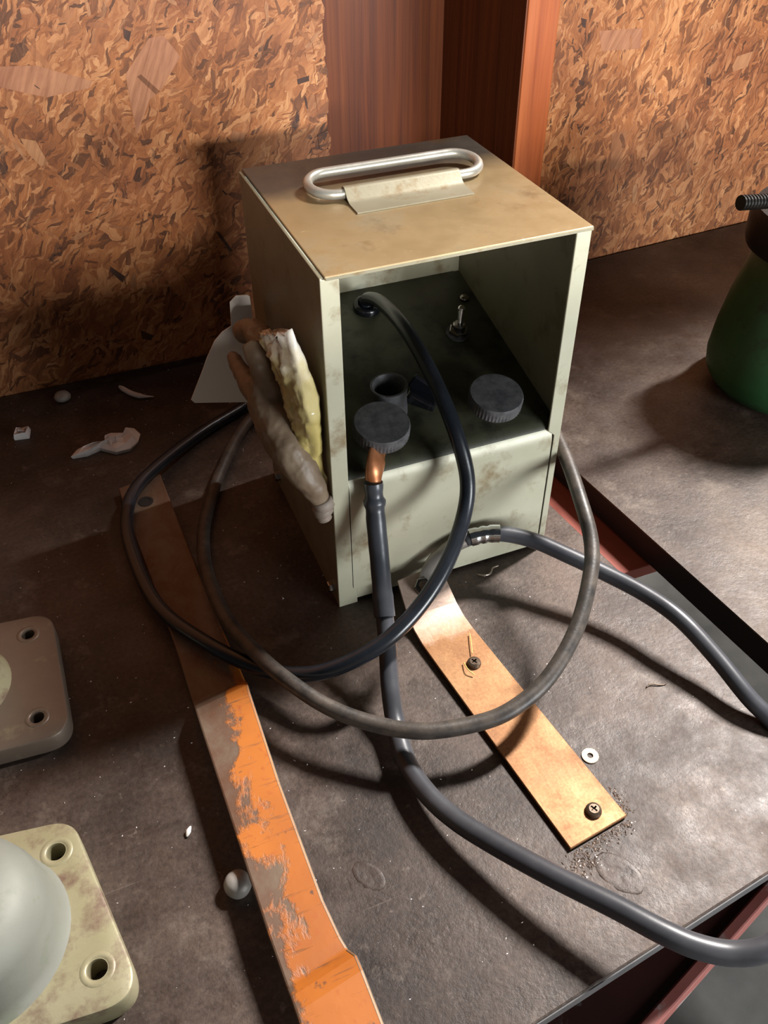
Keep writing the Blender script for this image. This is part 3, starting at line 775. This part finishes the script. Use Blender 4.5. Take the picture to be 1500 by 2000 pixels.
# ------------------------------------------------------------------ copper strip with screws
cs = thing('copper_strip', 'flat tarnished copper strip screwed to the bench in front of the box', 'metal strip', (0.065, -0.13, 0))
secs = [((0.0385, -0.0115), (0.0712, -0.0070), 0.0225), ((0.0376, -0.0240), (0.0722, -0.0215), 0.0155), ((0.0370, -0.0340), (0.0728, -0.0335), 0.0095), ((0.0374, -0.0440), (0.0737, -0.0440), 0.0062), ((0.0380, -0.0560), (0.0750, -0.0560), 0.0050), ((0.0450, -0.120), (0.0830, -0.1200), 0.0040), ((0.0554, -0.2131), (0.0942, -0.2081), 0.0030)]
bm = bmesh.new(); th = 0.0024; rows = []
for (a, b, z) in secs:
    rows.append([bm.verts.new((a[0], a[1], z)), bm.verts.new((b[0], b[1], z)), bm.verts.new((b[0], b[1], z - th)), bm.verts.new((a[0], a[1], z - th))])
for r0, r1 in zip(rows, rows[1:]):
    for k in range(4): bm.faces.new((r0[k], r0[(k + 1) % 4], r1[(k + 1) % 4], r1[k]))
bm.faces.new(rows[0][::-1]); bm.faces.new(rows[-1])
inv(obj('strip', bm, MAT['copper'], cs, bevel=0.0004), cs)
def phillips(x, y, z, parent):
    bm = bmesh.new(); r = 0.0046
    lathe(bm, [(r, 0.0), (r, 0.0012), (r * 0.9, 0.0024), (r * 0.62, 0.0031)], 24, Matrix.Translation((x, y, z)), True, False)
    # top face with a real cross recess
    o_ = [(x + r * 0.62 * math.cos(2 * math.pi * k / 24), y + r * 0.62 * math.sin(2 * math.pi * k / 24)) for k in range(24)]
    a, b = 0.0005, 0.0021
    cr = [(a, a), (a, b), (-a, b), (-a, a), (-b, a), (-b, -a), (-a, -a), (-a, -b), (a, -b), (a, -a), (b, -a), (b, a)]
    ro = 0.4
    cr = [(x + u * math.cos(ro) - v * math.sin(ro), y + u * math.sin(ro) + v * math.cos(ro)) for u, v in cr]
    es = []
    for lp_ in (o_, cr):
        vv = [bm.verts.new((p_[0], p_[1], z + 0.0031)) for p_ in lp_]
        es += [bm.edges.new((vv[i], vv[(i + 1) % len(vv)])) for i in range(len(vv))]
        if lp_ is cr:
            lo = [bm.verts.new((p_[0], p_[1], z + 0.0012)) for p_ in lp_]
            for i in range(12): bm.faces.new((vv[i], vv[(i + 1) % 12], lo[(i + 1) % 12], lo[i]))
            bm.faces.new(lo)
    bmesh.ops.triangle_fill(bm, use_beauty=True, edges=es)
    bmesh.ops.remove_doubles(bm, verts=bm.verts[:], dist=1e-6)
    return obj('screw', bm, MAT['screw'], parent)
inv(phillips(0.0622, -0.0825, 0.0045, cs), cs)
inv(phillips(0.0782, -0.1992, 0.0032, cs), cs)
nb = frame((0.0532, -0.0200, 0.0186), (-0.1, -0.55, 0.83))
bm = lathe(bmesh.new(), [(0.0062, 0.0), (0.0062, 0.0040), (0.0054, 0.0048), (0.0034, 0.0048)], 6, nb, True, False)
nut = inv(obj('hex_nut', bm, MAT['dark_chrome'], cs), cs)
bm = lathe(bmesh.new(), [(0.0034, 0.0020), (0.0034, 0.0068), (0.0028, 0.0076)], 16, nb)
obj('bolt_end', bm, MAT['screw'], nut)

# ------------------------------------------------------------------ orange bar
ob = thing('flat_bar', 'bent flat steel bar with flaking orange paint lying along the left', 'steel bar', (-0.095, 0, 0))
th = 0.007
rows_ = [(0.182, 0.0075, -0.1210, -0.0868), (0.120, 0.0075, -0.1190, -0.0850), (0.010, 0.0078, -0.1128, -0.0810), (-0.038, 0.0085, -0.1120, -0.0780), (-0.046, 0.0090, -0.1120, -0.0777), (-0.052, 0.0150, -0.1120, -0.0777), (-0.058, 0.0195, -0.1120, -0.0780), (-0.064, 0.0200, -0.1120, -0.0785), (-0.13, 0.0200, -0.1102, -0.0796), (-0.200, 0.0200, -0.1085, -0.0785), (-0.2200, 0.0195, -0.1075, -0.0765), (-0.2260, 0.0190, -0.1072, -0.0752), (-0.2320, 0.0235, -0.1070, -0.0728), (-0.2400, 0.0255, -0.1068, -0.0726), (-0.2700, 0.0250, -0.1066, -0.0720), (-0.3600, 0.0220, -0.1062, -0.0715)]
bm = bmesh.new(); R = []
tilt = 0.16
def zl(z, s): return z
for (y, z, xa, xb) in rows_:
    sk = 0.012 * tilt
    R.append([bm.verts.new((xa, y - 0.003, z)), bm.verts.new((xb, y + 0.003, z)), bm.verts.new((xb, y + 0.003, z - th)), bm.verts.new((xa, y - 0.003, z - th))])
for r0, r1 in zip(R, R[1:]):
    for k in range(4): bm.faces.new((r0[k], r0[(k + 1) % 4], r1[(k + 1) % 4], r1[k]))
bm.faces.new(R[0][::-1]); bm.faces.new(R[-1])
inv(obj('bar', bm, MAT['orange'], ob, bevel=0.0011), ob)
# the worn bright right-hand edge
bm = bmesh.new(); R = []
for (y, z, xa, xb) in rows_[6:]:
    R.append([bm.verts.new((xb - 0.0012, y + 0.003, z + 0.0001)), bm.verts.new((xb + 0.0002, y + 0.003, z - 0.0008)), bm.verts.new((xb + 0.0002, y + 0.003, z - 0.0050)), bm.verts.new((xb - 0.0012, y + 0.003, z - 0.0050))])
for r0, r1 in zip(R, R[1:]):
    for k in range(4): bm.faces.new((r0[k], r0[(k + 1) % 4], r1[(k + 1) % 4], r1[k]))
bm.faces.new(R[0][::-1]); bm.faces.new(R[-1])
we = inv(obj('worn_edge', bm, MAT['worn_edge'], ob), ob); we['label'] = 'bare bright worn edge'
bm = lathe(bmesh.new(), [(0.0058, 0.0), (0.0058, 0.0004), (0.0040, 0.0004), (0.0036, -0.0004)], 24, Matrix.Translation((-0.1038, 0.1540, 0.0076)))
ho = inv(obj('bolt_hole', bm, MAT['hole'], ob), ob); ho['label'] = 'dark round bolt hole'
# foot that carries the raised middle of the bar
bm = bmesh.new(); add_box(bm, -0.104, -0.084, -0.358, -0.335, 0.0, 0.0155); inv(obj('bar_foot', bm, MAT['black_iron'], ob), ob)

# ------------------------------------------------------------------ cast flanges on the left
def flange_casting(label, corners, holes, hr, boss_c, boss_prof, plate_m, boss_m, z1, extra=None):
    f = thing('cast_flange', label, 'casting', (boss_c[0], boss_c[1], 0), None)
    bm = bmesh.new()
    plate_with_holes(bm, rounded_poly(corners, 0.016, 12), [circle(x, y, hr, 24) for x, y in holes], 0.0, z1, 0.0016)
    inv(auto_smooth(obj('plate', bm, plate_m, f), 35), f)
    for x, y in holes:
        bm = bmesh.new(); lathe(bm, [(hr * 1.75, z1 - 0.0002), (hr * 1.70, z1 + 0.0001), (hr * 1.10, z1 + 0.0001), (hr * 1.01, z1 - 0.0006)], 28, Matrix.Translation((x, y, 0)), False, False)
        inv(obj('spot_face', bm, MAT['worn_edge'] if False else plate_m, f, True), f)
    bm = bmesh.new(); lathe(bm, boss_prof, 48, Matrix.Translation((boss_c[0], boss_c[1], 0)))
    bo = inv(auto_smooth(obj('boss', bm, boss_m, f), 50), f)
    if extra: extra(f, bo)
    return f
flange_casting('brown oily cast flange with two visible bolt holes, the farther of two', [(-0.310, 0.072), (-0.1835, 0.0590), (-0.1830, -0.0440), (-0.312, -0.0350)], [(-0.2000, 0.0443), (-0.2008, -0.0252), (-0.291, 0.052), (-0.293, -0.018)], 0.0042, (-0.2480, 0.0150),
    [(0.0370, 0.011), (0.0345, 0.0135), (0.0315, 0.020), (0.0300, 0.034), (0.0285, 0.0375), (0.021, 0.0385), (0.001, 0.0385)], MAT['cast_brown'], MAT['cast'], 0.0125)
def side_hole(f, bo):
    o = obj('port_hole', lathe(bmesh.new(), [(0.0036, -0.002), (0.0036, 0.0006), (0.0030, 0.0006)], 18, frame((-0.2202, -0.1905, 0.021), (0.45, -0.78, 0.42))), MAT['hole'], bo)
    o.matrix_parent_inverse = Matrix.Translation(-Vector(f.location)) ; o.matrix_parent_inverse = bo.matrix_parent_inverse.copy()
flange_casting('pale grey cast flange with tall rounded boss, nearest the photo corner', [(-0.325, -0.082), (-0.1895, -0.1010), (-0.1690, -0.2060), (-0.305, -0.195)], [(-0.1995, -0.1172), (-0.1880, -0.1850), (-0.308, -0.100), (-0.290, -0.180)], 0.0049, (-0.2420, -0.1500),
    [(0.0490, 0.0115), (0.0450, 0.0140), (0.0420, 0.0200), (0.0405, 0.0380), (0.0370, 0.0500), (0.0300, 0.0560), (0.0180, 0.0590), (0.001, 0.0600)], MAT['cast'], MAT['cast_grey'], 0.0135, None)

# ------------------------------------------------------------------ glove, plastic bag, card beside the box
gl = thing('work_glove', 'brown leather work glove hanging against the left side of the box', 'glove', (-0.012, 0.03, 0.09))
def limb(bm, pts, radii, per=6):
    pa_ = spline(pts, per); n = len(pa_); m = len(radii) - 1; rs_ = []
    for i in range(n):
        u = i / (n - 1) * m; k = min(int(u), m - 1); rs_.append(radii[k] + (radii[k + 1] - radii[k]) * (u - k))
    sweep(bm, pa_, rs_, 14)
bm = bmesh.new()
limb(bm, [(-0.0055, 0.0025, 0.0920), (-0.0090, 0.0045, 0.1030), (-0.0140, 0.0086, 0.1160), (-0.019, 0.0160, 0.1280), (-0.022, 0.0310, 0.1380), (-0.0225, 0.0480, 0.1480)], [0.0045, 0.0075, 0.0100, 0.0115, 0.0130, 0.0135])
limb(bm, [(-0.0225, 0.0470, 0.1470), (-0.0200, 0.0500, 0.1580), (-0.0180, 0.0560, 0.1660)], [0.0135, 0.0130, 0.0090])
limb(bm, [(-0.0235, 0.0480, 0.1440), (-0.028, 0.0780, 0.1460), (-0.029, 0.1120, 0.1440)], [0.0090, 0.0065, 0.0042])
limb(bm, [(-0.021, 0.0450, 0.1610), (-0.026, 0.0480, 0.1760), (-0.028, 0.0560, 0.1840)], [0.0080, 0.0062, 0.0045])
limb(bm, [(-0.017, 0.0500, 0.1640), (-0.018, 0.0600, 0.1780), (-0.019, 0.0820, 0.1765), (-0.021, 0.1080, 0.1620)], [0.0085, 0.0080, 0.0080, 0.0070])
limb(bm, [(-0.012, 0.0500, 0.1600), (-0.0095, 0.0500, 0.1780), (-0.0095, 0.0560, 0.1880)], [0.0080, 0.0078, 0.0060])
go = inv(obj('glove_body', bm, MAT['glove'], gl, True), gl)
md = go.modifiers.new('skin', 'REMESH'); md.mode = 'VOXEL'; md.voxel_size = 0.0011; md.use_smooth_shade = True
md = go.modifiers.new('soft', 'SMOOTH'); md.iterations = 6; md.factor = 0.5
tx = bpy.data.textures.new('leather_creases', 'CLOUDS'); tx.noise_scale = 0.014; tx.noise_depth = 3
md = go.modifiers.new('creases', 'DISPLACE'); md.texture = tx; md.strength = 0.0035; md.mid_level = 0.5; md.texture_coords = 'LOCAL'
for k, (zz, rr) in enumerate(((0.0955, 0.0068), (0.0910, 0.0060), (0.0870, 0.0046))):
    c = Vector((-0.0058 + (0.0955 - zz) * -0.10, 0.0030 - (0.0955 - zz) * 0.25, zz))
    bm = bmesh.new(); lathe(bm, [(rr * 0.86, -0.0035), (rr, -0.0030), (rr * 0.98, 0.0030), (rr * 0.8, 0.0036)], 20, frame(c, (-0.25, 0.12, 1)))
    for v in bm.verts: v.co += Vector((noise.noise(v.co * 180), noise.noise(v.co * 180 + Vector((7, 0, 0))), 0)) * 0.0009
    inv(obj('cuff_hem', bm, MAT['hem'], gl, True), gl)

rows = [((0.0452, 0.1973), (0.0040, 0.2150), -0.022), ((0.0451, 0.1894), (0.0020, 0.2085), -0.021), ((0.0322, 0.1856), (0.0020, 0.1962), -0.020), ((0.0332, 0.1708), (0.0025, 0.1799), -0.018), ((0.0314, 0.1607), (0.003, 0.1629), -0.016), ((0.0269, 0.1484), (0.0048, 0.1467), -0.014), ((0.0187, 0.138), (0.0066, 0.1297), -0.011), ((0.0120, 0.127), (0.0070, 0.1165), -0.008), ((0.0100, 0.1180), (0.0075, 0.1050), -0.005)]
bm = bmesh.new(); rings = []
fine = []
for i in range((len(rows) - 1) * 6 + 1):
    u = i / 6; k = min(int(u), len(rows) - 2); t = u - k
    fine.append((Vector(rows[k][0]).lerp(Vector(rows[k + 1][0]), t), Vector(rows[k][1]).lerp(Vector(rows[k + 1][1]), t), rows[k][2] * (1 - t) + rows[k + 1][2] * t))
S = 44
for i, (a, b, x0) in enumerate(fine):
    ring = []; t = i / (len(fine) - 1)
    for k in range(S):
        ang = 2 * math.pi * k / S
        f = 0.5 + 0.5 * math.cos(ang)
        q = a.lerp(b, f); xe = x0 + 0.006 * f
        if math.sin(ang) >= 0: x = xe - 0.0030 * math.sin(ang)
        else: x = xe + min(-0.0022 - xe, 0.0025 + 0.016 * t) * min(1.0, -1.6 * math.sin(ang))
        P = Vector((x, q.x, q.y))
        fold = abs(noise.noise(Vector((q.x * 120, q.y * 60, 2.0)))) * 0.0050 + abs(noise.noise(P * 260)) * 0.0034
        if math.sin(ang) > 0: P.x -= fold * math.sin(ang)
        P.y += noise.noise(P * 150 + Vector((9, 9, 1))) * 0.0022; P.z += noise.noise(P * 150 + Vector((1, 5, 1))) * 0.0022
        P.x = min(P.x, -0.0006)
        if i < 4: P.z += noise.noise(Vector((q.x * 260, q.y * 40, 8.0))) * 0.006 * (1 - i / 4)
        ring.append(bm.verts.new(P))
    rings.append(ring)
for a, b in zip(rings, rings[1:]):
    for k in range(S): bm.faces.new((a[k], a[(k + 1) % S], b[(k + 1) % S], b[k]))
bm.faces.new(rings[0][::-1]); bm.faces.new(rings[-1])
tag(obj('plastic_bag', bm, MAT['bag'], None, True), 'crumpled yellowed plastic bag squeezed between glove and box side', 'plastic bag')
# card with a narrow tab, standing against the box side
ct = [(-0.0585, 0.1065), (-0.0565, 0.1035), (-0.0006, 0.0900), (-0.0006, 0.1530), (-0.0082, 0.1545), (-0.0086, 0.1745), (-0.0098, 0.1757), (-0.0175, 0.1768), (-0.0222, 0.1730), (-0.0234, 0.1560), (-0.0300, 0.1530), (-0.0360, 0.1475), (-0.0430, 0.1360), (-0.0475, 0.1270)]
bm = bmesh.new(); extrude_profile(bm, ct, lambda u, v, a: (u, a + (v - 0.13) * 0.02, v), 0.1290, 0.1297)
tag(obj('card_tag', bm, MAT['card']), 'plain white card tag with narrow top tab behind the glove', 'card')

# ------------------------------------------------------------------ green cast jack at the right edge
gj = thing('screw_jack', 'dark green cast-iron jack with black collar standing at the right edge', 'jack', (0.468, 0.105, 0))
T = Matrix.Translation((0.468, 0.105, 0))
bm = lathe(bmesh.new(), [(0.050, 0.0), (0.060, 0.004), (0.0690, 0.016), (0.0710, 0.030), (0.0690, 0.055), (0.0640, 0.085), (0.0585, 0.110), (0.0550, 0.128), (0.0480, 0.134)], 64, T)
for v in bm.verts: v.co += Vector((v.co.x - 0.468, v.co.y - 0.105, 0)).normalized() * noise.noise(v.co * 40) * 0.0018 if (Vector((v.co.x - 0.468, v.co.y - 0.105, 0)).length > 1e-5) else Vector((0, 0, 0))
inv(auto_smooth(obj('jack_body', bm, MAT['green'], gj), 50), gj)
bm = lathe(bmesh.new(), [(0.0480, 0.132), (0.0640, 0.134), (0.0660, 0.140), (0.0660, 0.160), (0.0630, 0.166), (0.0300, 0.168), (0.0290, 0.205), (0.0260, 0.210)], 48, T)
inv(auto_smooth(obj('collar', bm, MAT['black_iron'], gj), 40), gj)
r0, r1 = Vector((0.3590, 0.1000, 0.1900)), Vector((0.4700, 0.1000, 0.1780))
bm = bmesh.new(); n = 150; path = [r0.lerp(r1, i / n) for i in range(n + 1)]
sweep(bm, path, [0.0056 if i % 4 in (0, 1) else 0.0047 for i in range(n + 1)], 16)
inv(obj('threaded_rod', bm, MAT['black_iron'], gj), gj)

# ------------------------------------------------------------------ small things on the bench
bm = bmesh.new(); lathe(bm, [(0.0052, 0.0), (0.0060, 0.001), (0.0072, 0.0045), (0.0072, 0.0062), (0.0064, 0.0088), (0.0045, 0.0108), (0.002, 0.0117), (0.0002, 0.0119)], 32, Matrix.Translation((-0.1155, -0.1660, 0.0)))
tag(obj('dome_nut', bm, MAT['ball'], None, True), 'small round-headed grey steel stud beside the orange bar', 'stud')
bm = bmesh.new(); plate_with_holes(bm, circle(0.0968, -0.1668, 0.0050, 28), [circle(0.0968, -0.1668, 0.0018, 16)], 0.0, 0.0009)
tag(obj('washer', bm, MAT['washer']), 'small pale flat washer lying beside the copper strip', 'washer')

def crumple(name, outline, h, m, label, cat, seed, z=0.0):
    bm = bmesh.new(); c = Vector((sum(p_[0] for p_ in outline) / len(outline), sum(p_[1] for p_ in outline) / len(outline)))
    rings = []
    rndc = random.Random(seed)
    for t, zz in ((1.0, 0.0), (1.04, 0.4), (0.78, 0.95), (0.5, 0.8), (0.22, 1.0)):
        ring = []
        for p_ in outline:
            q = c + (Vector(p_) - c) * t
            ring.append(bm.verts.new((q.x + rndc.uniform(-1, 1) * h * 0.25 * (t < 1), q.y + rndc.uniform(-1, 1) * h * 0.25 * (t < 1), z + h * zz * (1 + rndc.uniform(-0.35, 0.35) if zz else 1))))
        rings.append(ring)
    n = len(outline)
    for a, b in zip(rings, rings[1:]):
        for k in range(n): bm.faces.new((a[k], a[(k + 1) % n], b[(k + 1) % n], b[k]))
    bm.faces.new(rings[-1]); bm.faces.new(rings[0][::-1])
    return tag(obj(name, bm, m), label, cat)
crumple('paper_scrap', [(-0.1500, 0.2415), (-0.1380, 0.2400), (-0.1270, 0.2440), (-0.1150, 0.2330), (-0.1040, 0.2340), (-0.0960, 0.2420), (-0.0925, 0.2520), (-0.0960, 0.2610), (-0.1030, 0.2560), (-0.1130, 0.2600), (-0.1200, 0.2560), (-0.1230, 0.2500), (-0.1330, 0.2500), (-0.1440, 0.2490)], 0.0065, MAT['paper'], 'crumpled grey-white paper scrap on the dark bench at left', 'paper scrap', 4)
crumple('paper_chip', [(-0.1930, 0.2870), (-0.1810, 0.2850), (-0.1790, 0.2960), (-0.1850, 0.2990), (-0.1920, 0.2970)], 0.0050, MAT['paper'], 'small square whitish chip near the left photo edge', 'paper chip', 5)
bm = bmesh.new(); lathe(bm, [(0.004, 0.0), (0.0070, 0.002), (0.0075, 0.004), (0.0060, 0.0065), (0.0030, 0.0080), (0.0003, 0.0084)], 24, Matrix.Translation((-0.1470, 0.3340, 0)))
tag(obj('steel_button', bm, MAT['ball'], None, True), 'small shiny domed steel button near the foot of the left board', 'button')
bm = bmesh.new(); sweep(bm, spline([(-0.0960, 0.3330, 0.0020), (-0.0930, 0.3230, 0.0040), (-0.0870, 0.3140, 0.0035), (-0.0800, 0.3080, 0.0030), (-0.0700, 0.3050, 0.0018)], 6), [0.0014, 0.0017, 0.0019, 0.0022] + [0.0024] * 14 + [0.0020, 0.0016, 0.0013, 0.0010, 0.0008, 0.0006, 0.0004], 8)
tag(obj('paper_strip', bm, MAT['paper'], None, True), 'thin curled whitish strip lying between the left board and card', 'paper strip')
bm = bmesh.new(); sweep(bm, spline([(-0.1345, -0.1275, 0.0009), (-0.1330, -0.1250, 0.0012), (-0.1312, -0.1222, 0.0008)], 5), [0.0006, 0.0008, 0.0011, 0.0013, 0.0014, 0.0015, 0.0014, 0.0012, 0.0010, 0.0008, 0.0005], 6)
tag(obj('paint_chip', bm, MAT['paper'], None, True), 'tiny white paint chip on the bench left of the orange bar', 'paint chip')
bm = bmesh.new(); sweep(bm, spline([(0.1020, -0.0085, 0.0006), (0.1060, -0.0115, 0.0012), (0.1110, -0.0110, 0.0008), (0.1150, -0.0070, 0.0010), (0.1200, -0.0060, 0.0006)], 6), 0.0006, 6)
tag(obj('metal_curl', bm, MAT['shaving'], None, True), 'thin bright metal curl on the bench under the box front', 'metal curl')
bm = bmesh.new(); sweep(bm, spline([(0.1560, -0.1375, 0.0006), (0.1600, -0.1370, 0.0010), (0.1650, -0.1395, 0.0007), (0.1690, -0.1400, 0.0005)], 6), 0.0004, 6)
tag(obj('wire_snippet', bm, MAT['screw'], None, True), 'short dark wire snippet on the bench near the right edge', 'wire snippet')
for k, pts in enumerate(([(0.0700, -0.0600, 0.0064), (0.0672, -0.0680, 0.0070), (0.0640, -0.0760, 0.0065)], [(0.0560, -0.0800, 0.0062), (0.0555, -0.0870, 0.0075), (0.0580, -0.0915, 0.0062)])):
    bm = bmesh.new(); sweep(bm, spline(pts, 6), 0.00035, 6)
    tag(obj('fibre', bm, MAT['thread'], None, True), ('straight golden fibre lying on the copper strip above its upper screw', 'curved golden fibre lying on the copper strip left of its upper screw')[k], 'fibre')

# swarf and dust, too small to count
def litter(name, spots, m, label, cat, size):
    bm = bmesh.new(); rn = random.Random(21)
    for (x, y, z) in spots:
        s = size * rn.uniform(0.4, 1.3); a = rn.uniform(0, 6.28)
        ax = Vector((math.cos(a), math.sin(a), 0)) * s; ay = Vector((-math.sin(a), math.cos(a), 0)) * s * rn.uniform(0.25, 0.7)
        c = Vector((x, y, z)); hgt = s * rn.uniform(0.3, 0.8)
        q = [bm.verts.new(c + ax), bm.verts.new(c + ay), bm.verts.new(c - ax), bm.verts.new(c - ay), bm.verts.new(c + ax * rn.uniform(-0.4, 0.4) + Vector((0, 0, hgt)))]
        bm.faces.new(q[3::-1])
        for k in range(4): bm.faces.new((q[k], q[(k + 1) % 4], q[4]))
    o = tag(obj(name, bm, m), label, cat); o['kind'] = 'stuff'; return o
rn = random.Random(31); spots = []
for k in range(260):
    t = rn.random(); u = abs(rn.gauss(0, 0.0035))
    spots.append((0.0550 + 0.040 * t + rn.gauss(0, 0.001), -0.2145 + 0.005 * t - u, 0.0001))
for k in range(120): spots.append((rn.gauss(0.0570, 0.005), rn.gauss(-0.2230, 0.0025), 0.0001))
for k in range(70): t = rn.random(); spots.append((0.0950 + abs(rn.gauss(0, 0.0025)), -0.207 + 0.018 * t, 0.0001))
litter('metal_swarf', spots, MAT['shaving'], 'fine bright metal swarf scattered around the near end of the copper strip', 'swarf', 0.0009)
spots = []
for k in range(620):
    x = rn.uniform(-0.22, 0.19); y = rn.uniform(-0.25, 0.35)
    if 0 < x < 0.162 and -0.003 < y < 0.162: continue
    if x > edge_right(y) - 0.003 or y < front_y(x) + 0.003: continue
    spots.append((x, y, 0.0001))
litter('bench_dust', spots, MAT['paper'], 'tiny pale crumbs scattered over the main bench top', 'crumbs', 0.0006)
